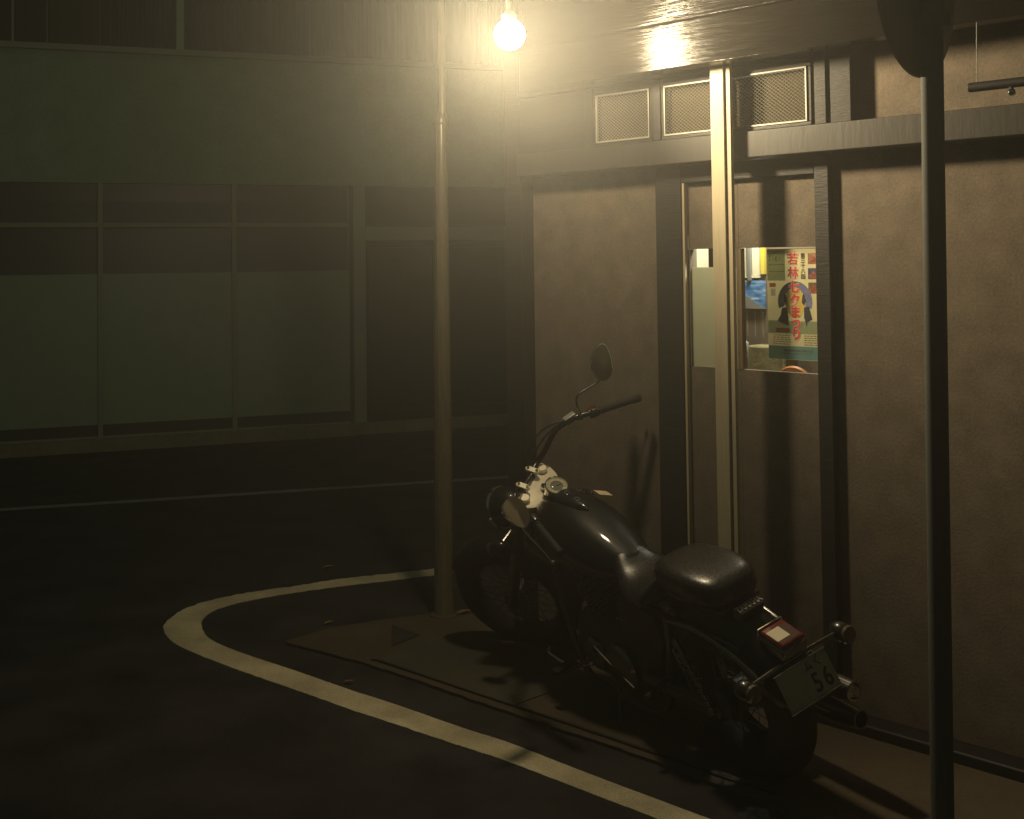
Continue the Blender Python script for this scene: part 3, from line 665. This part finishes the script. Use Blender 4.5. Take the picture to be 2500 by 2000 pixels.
for sx_ in (-1, 1):
    def q(x, y, z): return P3(sx_ * x, y, z)
    g0, g1 = q(.375, .966, 1.014), q(.506, .816, .961)
    gd = (g1 - g0).normalized(); L = (g1 - g0).length
    prof = [(0, .0135), (.002, .019), (.010, .019), (.012, .0165)] + [(.012 + (L - .034) * k / 24, .0165 + (.0006 if k % 2 else 0)) for k in range(1, 24)] + [(L - .022, .0165), (L - .020, .019), (L - .008, .019), (L, .014), (L, .002)]
    sobj(MB().lathe(prof, g0, gd, 24), 'grip', rubber)
    sw = sobj(MB().lathe([(0, .012), (.001, .022), (.012, .024), (.036, .024), (.046, .022), (.047, .012)], g0 - gd * .052, gd, 24), 'switch_housing', enamel)
    if sx_ > 0: sobj(MB().box(-.016, .016, -.010, .010, .0225, .0265, Matrix.Translation(g0 - gd * .028)), 'kill_switch', redlens, sw, bev=.002)
    pv_ = g0 - gd * .085
    pb_ = sobj(MB().ball(pv_ + Vector((0, .012, 0)), .021, (1, 1.1, .8)), 'perch', enamel)
    fwd = Vector((sx_ * .10, .62, -.02)).normalized()
    if sx_ > 0:
        Fm = Matrix.Translation(pv_ + Vector((-.02, .05, .022))) @ Matrix.Rotation(R(-42), 4, 'Z')
        mc = sobj(MB().box(-.032, .030, -.021, .021, -.026, .0, Fm), 'brake_reservoir', enamel, bev=.006)
        sobj(MB().box(-.030, .028, -.019, .019, .0006, .006, Fm), 'reservoir_cap', alu, mc, bev=.002)
    le = cat([pv_ + Vector((sx_ * .01, .03, -.003)), pv_ + gd * .05 + Vector((sx_ * .02, .055, -.01)), g0 + gd * .02 + Vector((sx_ * .025, .055, -.012)), g0 + gd * .11 + Vector((sx_ * .018, .05, -.02)), g1 + Vector((sx_ * .012, .048, -.028))], 6)
    lv = sobj(MB().tube(le, [.0058 - .0018 * i / (len(le) - 1) for i in range(len(le))], 10).ball(le[-1], .0095), 'lever', chrome)
    # mirror
    mc_ = q(.492, .915, 1.185) ; base = pv_ + Vector((0, 0, .012))
    stem = cat([base, base + Vector((sx_ * .004, -.004, .05)), base + Vector((sx_ * .035, -.02, .085)), mc_ + Vector((-sx_ * .045, .014, -.055)), mc_ + Vector((-sx_ * .01, .014, -.01))], 6)
    mr_ = sobj(MB().tube(stem, .0048, 10), 'mirror', darkchrome)
    nrm = Vector((-.40, -1, .10) if sx_ > 0 else (.12, -1, .08)).normalized()
    xa_ = Vector((sx_, 0, 0)); xa_ = (xa_ - nrm * xa_.dot(nrm)).normalized(); za_ = nrm.cross(xa_); za_ = za_ if za_.z > 0 else -za_
    tp = [(-.062, -.030), (-.045, -.052), (-.010, -.060), (.030, -.048), (.062, -.010), (.076, .034), (.060, .056), (.015, .056), (-.030, .040), (-.058, .008)]
    ol = cat([(x, z, 0) for x, z in tp], 5, True)
    def mp_(p, s_, d_): return mc_ + xa_ * (p.x * s_) + za_ * (p.y * s_ * 1.32) + nrm * d_
    shell = MB().loft([[mp_(p, .1, -.026) for p in ol], [mp_(p, .6, -.022) for p in ol], [mp_(p, .92, -.010) for p in ol], [mp_(p, 1.0, .002) for p in ol], [mp_(p, .99, .006) for p in ol], [mp_(p, .94, .006) for p in ol]], True)
    sobj(shell, 'mirror_shell', chrome, mr_)
    sobj(MB().loft([[mp_(p, .95, .0063) for p in ol], [mp_(p, .02, .0078) for p in ol]], True), 'mirror_glass', chrome if sx_ < 0 else darkchrome, mr_)  # right glass darkened by colour to stand in for a dark reflection
    # front indicator
    ic = q(.225, 1.36, .80)
    fi = sobj(MB().tube([q(.10, 1.34, .80), ic], .009, 10), 'indicator', chrome)
    sobj(MB().ball(ic + Vector((sx_ * .02, 0, 0)), .034, (1, 1.35, 1)), 'indicator_body', paint, fi)
    sobj(MB().lathe([(0, .030), (.010, .027), (.016, .015), (.017, .001)], ic + Vector((sx_ * .02, .040, 0)), (0, 1, 0), 24), 'indicator_lens', amber, fi)
# cables
for pts in ([(-.35, .99, 1.01), (-.30, 1.14, .985), (-.16, 1.30, .90), (-.05, 1.25, .78)], [(.35, 1.0, 1.02), (.27, 1.17, 1.03), (.15, 1.30, .93), (.05, 1.27, .78)], [(.33, 1.03, 1.03), (.22, 1.20, 1.06), (.10, 1.32, .93), (.12, 1.42, .60), (.10, 1.60, .36)]):
    sobj(MB().tube(cat(pts, 8), .0042, 8), 'cable', enamel)
# headlight
hc = P3(0, 1.40, .83); hd = Vector((0, .97, -.05)).normalized()
hl = sobj(MB().lathe([(-.085, .004), (-.080, .03), (-.060, .060), (-.03, .080), (.02, .091), (.055, .094), (.055, .06)], hc, hd, 40), 'headlight', paint)
sobj(MB().lathe([(.050, .093), (.052, .099), (.064, .099), (.068, .092), (.060, .088)], hc, hd, 40), 'headlight_rim', chrome, hl)
sobj(MB().lathe([(.058, .088), (.072, .055), (.076, .002)], hc, hd, 40), 'headlight_lens', alu, hl)
sobj(MB().box(-.115, .115, 1.275, 1.315, .80, .835), 'lower_yoke', enamel, bev=.006)
# ---------------- fuel tank
def sring(y, hw, zt, zb, n=36, e=2.4, x0=0, te=1.9):
    r = []; zm = zb + (zt - zb) * .42
    for k in range(n):
        t = 2 * pi * k / n; c_, s_ = cos(t), sin(t)
        x = hw * math.copysign(abs(c_) ** (2 / e), c_)
        h = (zt - zm) if s_ > 0 else (zm - zb)
        z = zm + h * math.copysign(abs(s_) ** (2 / (te if s_ > 0 else 3)), s_)
        r.append(Vector((x + x0, y, z)))
    return r
def lerp_st(st, n):
    out = []
    P = cat([(a, b_, c, ) for a, b_, c, d in st], n); Q = cat([(a, d, 0) for a, b_, c, d in st], n)
    return [(p.x, p.y, p.z, q_.y) for p, q_ in zip(P, Q)]
st = [(1.195, .035, .80, .73), (1.18, .07, .84, .70), (1.12, .115, .888, .67), (1.03, .150, .912, .645), (.92, .168, .905, .635), (.80, .165, .872, .63), (.68, .143, .822, .63), (.58, .108, .772, .64), (.52, .075, .738, .655), (.505, .03, .715, .67)]
tank = MB().loft([sring(*a) for a in lerp_st(st, 4)]).obj('fuel_tank', paint, BK, ang=60)
def ztank(y):
    P = lerp_st(st, 6)
    for a, b_ in zip(P, P[1:]):
        if b_[0] <= y <= a[0]: t = (a[0] - y) / (a[0] - b_[0] + 1e-9); return a[2] + (b_[2] - a[2]) * t
    return .8
cs = []
for y, hw in ((1.125, .03), (1.10, .050), (1.06, .060), (1.0, .062), (.94, .054), (.88, .042), (.83, .026), (.805, .010), (.80, .002)):
    cs.append((y, hw, ztank(y) + .020 - (.010 if y > 1.11 or y < .82 else 0)))
con = MB().loft([[Vector((hw * cos(pi * k / 12), y, z - .034 + .034 * sin(pi * k / 12) ** .6)) for k in range(13)] for y, hw, z in cs]).obj('console', paint, BK, ang=60)
MB().tube([(hw + .0015, y, z - .030) for y, hw, z in cs][1:] + [(-hw - .0015, y, z - .030) for y, hw, z in cs[::-1]][:-1], .0032, 8).obj('console_trim', chrome, con)
sc_ = Vector((0, 1.030, .934)); sn = Vector((0, -sin(R(33)), cos(R(33))))
spd = MB().lathe([(-.045, .052), (-.010, .050), (.004, .051), (.016, .0535), (.021, .0535), (.024, .050), (.0225, .047), (.0195, .0465), (.008, .0465), (.008, .001)], sc_, sn, 48).obj('speedometer', chrome, BK)
MB().lathe([(.0180, .0462), (.0181, .001)], sc_, sn, 48).obj('dial', dialm, spd)
MB().lathe([(.0183, .030), (.0186, .028), (.0184, .026)], sc_, sn, 40).obj('dial_ring', greyish, spd)
e_s = sn.cross(Vector((1, 0, 0))).normalized()
tk = MB()
for k in range(21):
    a = R(-40 + 13 * k); d_ = Vector((1, 0, 0)) * cos(a) + e_s * sin(a); tk.tube([sc_ + sn * .0190 + d_ * .034, sc_ + sn * .0190 + d_ * (.041 if k % 2 else .043)], .0006, 4)
tk.obj('dial_tick', ink, spd)
MB().tube([sc_ + sn * .0196 + Vector((-.004, 0, 0)), sc_ + sn * .0196 + Vector((.022, 0, 0)) - e_s * .004], .0012, 6).obj('needle', ink, spd)
MB().lathe([(.0222, .047), (.026, .036), (.0285, .018), (.0292, .001)], sc_, sn, 40).obj('dial_glass', glassy('dialglass', (.97, .96, .92), rough=.03), spd)
for y in (.945, .872):
    zz = ztank(y) + .0195
    k_ = MB().lathe([(-.004, .0145), (.0015, .0145), (.0025, .0120), (.0005, .0100), (-.003, .0095)], (0, y, zz), (0, -.28, 1), 28).obj('key_ring', chrome, BK)
    MB().lathe([(-.003, .0095), (.001, .0085), (.001, .001)], (0, y, zz), (0, -.28, 1), 22).obj('lock_core', enamel, k_)
fc = MB().lathe([(-.01, .036), (.004, .036), (.008, .034), (.010, .022), (.018, .020), (.020, .012), (.0205, .001)], (.098, .965, .880), (.42, -.1, 1), 40).obj('fuel_cap', darkchrome, BK)
for k in range(8):
    a = 2 * pi * k / 8; MB().ball((.102 + .028 * cos(a), .964 + .028 * sin(a), .891 - .011 * cos(a)), .003, n=8, m=6).obj('cap_screw', chrome, fc)
def quad(c, ux, uy, hx, hy, th, name, m, parent):
    c = Vector(c); ux = Vector(ux).normalized(); uy = Vector(uy); uy = (uy - ux * uy.dot(ux)).normalized(); nz_ = ux.cross(uy)
    mb = MB(); v = [c + ux * (a * hx) + uy * (b_ * hy) + nz_ * h for h in (0, th) for a, b_ in ((-1, -1), (1, -1), (1, 1), (-1, 1))]
    return mb.add(v, [(3, 2, 1, 0), (4, 5, 6, 7), (0, 1, 5, 4), (1, 2, 6, 5), (2, 3, 7, 6), (3, 0, 4, 7)]).obj(name, m, parent, smooth=False)
# ---------------- seats
def seat(st, name, e=2.6, te=1.9):
    return MB().loft([sring(*a, e=e, te=te) for a in lerp_st(st, 4)]).obj(name, leather, BK, ang=70)
seat([(.640, .02, .745, .715), (.620, .055, .765, .70), (.56, .085, .760, .68), (.48, .125, .712, .64), (.40, .160, .690, .62), (.32, .172, .700, .62), (.27, .165, .735, .63), (.245, .13, .755, .65), (.235, .06, .745, .67)], 'rider_seat')
ps = seat([(.262, .04, .775, .735), (.250, .085, .805, .715), (.20, .118, .822, .705), (.10, .134, .826, .705), (.0, .134, .822, .705), (-.08, .118, .810, .705), (-.125, .085, .790, .71), (-.14, .04, .765, .72)], 'pillion_seat', e=3.6, te=5.0)
MB().tube([(.1315 * cos(t) if abs(cos(t)) < .99 else .1315 * cos(t), .06 + .19 * sin(t), .770) for t in rngz(0, 2 * pi, 49)], .0028, 6).obj('seat_piping', leather, ps)
MB().box(-.10, .10, -.12, .24, .685, .7045).obj('seat_base', enamel, ps, bev=.01)
# ---------------- rear end
tl = MB(); F = Matrix.Translation((0, -.315, .628)) @ Matrix.Rotation(R(14), 4, 'X')
tlb = MB().box(-.058, .058, -.062, .060, -.050, -.006, F).obj('tail_light', darkchrome, BK, bev=.010)
MB().box(-.053, .053, -.058, .056, -.0055, .014, F).obj('tail_lens', redlens, tlb, bev=.008)
MB().box(-.057, .057, .0575, .064, -.010, .017, F).obj('tail_bezel', chrome, tlb, bev=.002)
MB().box(-.047, .010, -.030, .030, .0145, .0155, F).obj('white_sticker', paper, tlb)
quad(F @ Vector((0, -.008, .0143)), (1, 0, 0), F.to_3x3() @ Vector((0, 1, 0)), .042, .038, .0004, 'lens_plate', mat('tlp', (.05, .015, .008), .7), tlb)
MB().box(-.046, .008, -.029, .029, .0156, .0162, F).obj('sticker', paper, tlb)
text('lettering', 'YAMAHA', .034, mat('grylet', (.5, .48, .40), .5), rf, Matrix.Translation((.0, -.168, .7035)) @ Matrix.Rotation(R(24), 4, 'X'), extrude=.0006, squash=(.82, 1.0), offset=.0006)
# fender bracket and small red reflector behind the seat
MB().box(-.055, .055, -.021, .021, -.05, -.001, Matrix.Translation((.0, -.168, .7025)) @ Matrix.Rotation(R(24), 4, 'X')).obj('rear_bracket', enamel, BK, bev=.003)
MB().tube(cat([(-.205, -.345, .548), (-.07, -.345, .553), (.07, -.345, .553), (.205, -.345, .548)], 6), .0085, 14).obj('indicator_bar', darkchrome, BK)
for sx_ in (-1, 1):
    ri = MB().ball((sx_ * .222, -.345, .545), .035, (1, 1.25, 1), M=None).obj('indicator', enamel, BK)
    MB().lathe([(0, .033), (.010, .030), (.015, .018), (.016, .001)], (sx_ * .222, -.380, .543), (0, -1, 0), 28).obj('indicator_lens', amber, ri)
    # fender strut
    MB().tube(cat([(sx_ * .125, .20, .60), (sx_ * .128, .02, .615), (sx_ * .124, -.16, .575), (sx_ * .117, -.30, .50)], 6), [.011] * 10 + [.010] * 9, 12).obj('fender_strut', darkchrome, BK)
    # shock
    sh_ = MB().tube([(sx_ * .15, .14, .55), (sx_ * .155, .0, .30)], .013, 12).obj('shock', darkchrome, BK)
    hx = []
    for k in range(120):
        t = k / 119; c = Vector((sx_ * .15, .14, .55)).lerp(Vector((sx_ * .155, 0, .30)), .12 + .76 * t); a = t * 2 * pi * 9
        hx.append(c + Vector((.024 * cos(a), .024 * sin(a) * .9, .024 * sin(a) * .4)))
    MB().tube(hx, .0042, 6).obj('spring', darkchrome, sh_)
# number plate
Fp = Matrix.Translation((0, -.394, .485)) @ Matrix.Rotation(R(90 - 22), 4, 'X')
br = MB().box(-.05, .05, -.075, .075, -.02, -.008, Fp).obj('plate_bracket', enamel, BK, bev=.003)
npl = MB().box(-.115, .115, -.0625, .0625, -.0015, 0, Fp).obj('number_plate', platem, BK, bev=.0008)
fr = MB().box(-.118, .118, -.068, -.063, -.004, .004, Fp).box(-.118, .118, .063, .067, -.004, .003, Fp); fr.obj('plate_frame', chrome, npl, bev=.001)
for x_, ch_ in ((.030, '5'), (.078, '6')):
    text('lettering', ch_, .088, ink, npl, Fp @ Matrix.Translation((x_, -.022, .0006)), extrude=.0005, squash=(.85, 1), offset=.0018)
text('lettering', 'く', .038, ink, npl, Fp @ Matrix.Translation((.066, .040, .0006)), extrude=.0005, offset=.0008)
text('lettering', 'ム', .034, ink, npl, Fp @ Matrix.Translation((.024, .038, .0006)), extrude=.0005, offset=.0008)
# exhausts on the right side
for k, (z0, z1) in enumerate(((.30, .315), (.205, .225))):
    ex = MB().tube(cat([(.10, .98 - .30 * k, .48), (.19, 1.02 - .26 * k, .40), (.20, .85 - .1 * k, z0), (.20, .5, z0)], 8), .022, 16).obj('exhaust_pipe', darkchrome, BK)
    MB().lathe([(0, .024), (.06, .042), (.72, .045), (.80, .040), (.86, .034), (.86, .028), (.80, .027), (.80, .002)], (.20, .5, z0), (0.005, -1, .035 if k == 0 else .02), 28).obj('muffler', chrome if k == 0 else darkchrome, ex)
# ---------------- frame and engine
fm_ = MB(); fm_.tube(cat([(0, 1.15, .86), (0, .95, .74), (0, .6, .62), (0, .3, .60)], 6), .026, 12)
for sx_ in (-1, 1):
    fm_.tube(cat([(sx_ * .03, 1.17, .74), (sx_ * .08, 1.10, .45), (sx_ * .12, .98, .17), (sx_ * .13, .8, .13), (sx_ * .13, .40, .15), (sx_ * .12, .28, .35), (sx_ * .11, .22, .60)], 6), .016, 12)
    fm_.tube([(sx_ * .11, .28, .60), (sx_ * .11, -.02, .60), (sx_ * .10, -.2, .585)], .014, 10)
fm_.obj('frame', enamel, BK)
MB().tube([(0, 1.165, .86), (0, 1.225, .77)], .034, 20).obj('steering_head', enamel, BK)
for sx_ in (-1, 1): MB().box(sx_ * .13 - .02, sx_ * .13 + .02, -.03, .42, .27, .325).obj('swingarm', enamel, BK, bev=.01)
eng = MB().loft([sring(y, hw, zt, zb, e=3.2) for y, hw, zt, zb in ((1.02, .05, .36, .20), (1.0, .10, .40, .17), (.88, .13, .43, .15), (.62, .14, .43, .15), (.45, .12, .42, .17), (.40, .06, .38, .22))]).obj('engine', cast, BK)
for s_, y0 in ((1, .82), (-1, .66)):
    d_ = Vector((0, sin(R(34)) * s_, cos(R(34)))); o_c = Vector((0, y0, .40)); prof = [(0, .05)]
    for k in range(11): h = .01 + k * .0155; prof += [(h, .052), (h + .001, .082), (h + .006, .082), (h + .007, .052)]
    prof += [(.185, .062), (.19, .078), (.235, .076), (.25, .05), (.25, .002)]
    MB().lathe(prof, o_c, d_, 32).obj('cylinder', cast, eng, ang=30)
for sx_ in (-1, 1):
    MB().lathe([(0, .10), (.012, .098), (.024, .085), (.028, .03), (.028, .002)], (sx_ * .135, .60, .29), (sx_, 0, 0), 36).obj('engine_cover', darkchrome, eng)
    MB().lathe([(0, .075), (.010, .073), (.020, .06), (.022, .002)], (sx_ * .128, .82, .28), (sx_, 0, 0), 32).obj('engine_cover', darkchrome, eng)
MB().lathe([(0, .075), (.035, .078), (.05, .06), (.052, .002)], (.10, .74, .58), (1, 0, 0), 36).obj('air_cleaner', chrome, BK)
for sx_ in (-1, 1):
    MB().loft([[Vector((sx_ * x, y, z)) for y, z in ((.50, .60), (.42, .625), (.28, .60), (.24, .50), (.30, .40), (.46, .39), (.54, .48))] for x in (.10, .135, .142)]).obj('side_cover', paint, BK, bev=.006, ang=30)
    pg_ = MB().tube([(sx_ * .14, .88, .235), (sx_ * .27, .90, .235)], .009, 10).obj('footpeg', darkchrome, BK)
    MB().box(min(sx_ * .20, sx_ * .31), max(sx_ * .20, sx_ * .31), .875, .925, .243, .262).obj('peg_rubber', rubber, pg_, bev=.006)
    p2 = MB().tube([(sx_ * .13, .30, .33), (sx_ * .25, .26, .33)], .008, 10).obj('footpeg', darkchrome, BK)
    MB().tube([(sx_ * .17, .287, .33), (sx_ * .265, .255, .33)], .014, 12).obj('peg_rubber', rubber, p2)
MB().tube(cat([(-.14, .86, .22), (-.20, .95, .215), (-.22, 1.08, .24), (-.20, 1.12, .25)], 6), .0065, 10).obj('gear_lever', chrome, BK)
MB().tube(cat([(.14, .86, .22), (.20, .95, .215), (.22, 1.08, .24)], 6), .0065, 10).obj('brake_pedal', chrome, BK)
MB().tube([(-.12, .72, .15), (-.185, .66, .06), (-.215, .63, -.064 + .014)], [.013, .012, .011], 12).box(-.25, -.19, .61, .66, -.072, -.062).obj('side_stand', enamel, BK)
MB().tube([(-.135, .35, .53), (-.14, .55, .52)], .004, 6).tube([(-.155, .78, .335), (-.16, .52, .235)], .004, 8).obj('linkage_rod', chrome, BK)
MB().lathe([(0, .055), (.03, .058), (.045, .045), (.045, .002)], (-.085, 0, .318), (-1, 0, 0), 28).obj('final_drive', cast, BK)
MB().tube([(-.14, .42, .30), (-.125, .04, .315)], .030, 14).obj('drive_shaft', enamel, BK)
# sticker on the tank right of the console
MB_s = quad((.128, .865, .889), (1, .10, -.50), (-.1, 1, .30), .036, .025, .0006, 'sticker', mat('stick', (.62, .50, .30), .6, var=.25, scale=60), tank)
MB_s['label'] = 'small cream sticker on the tank beside the fuel cap'
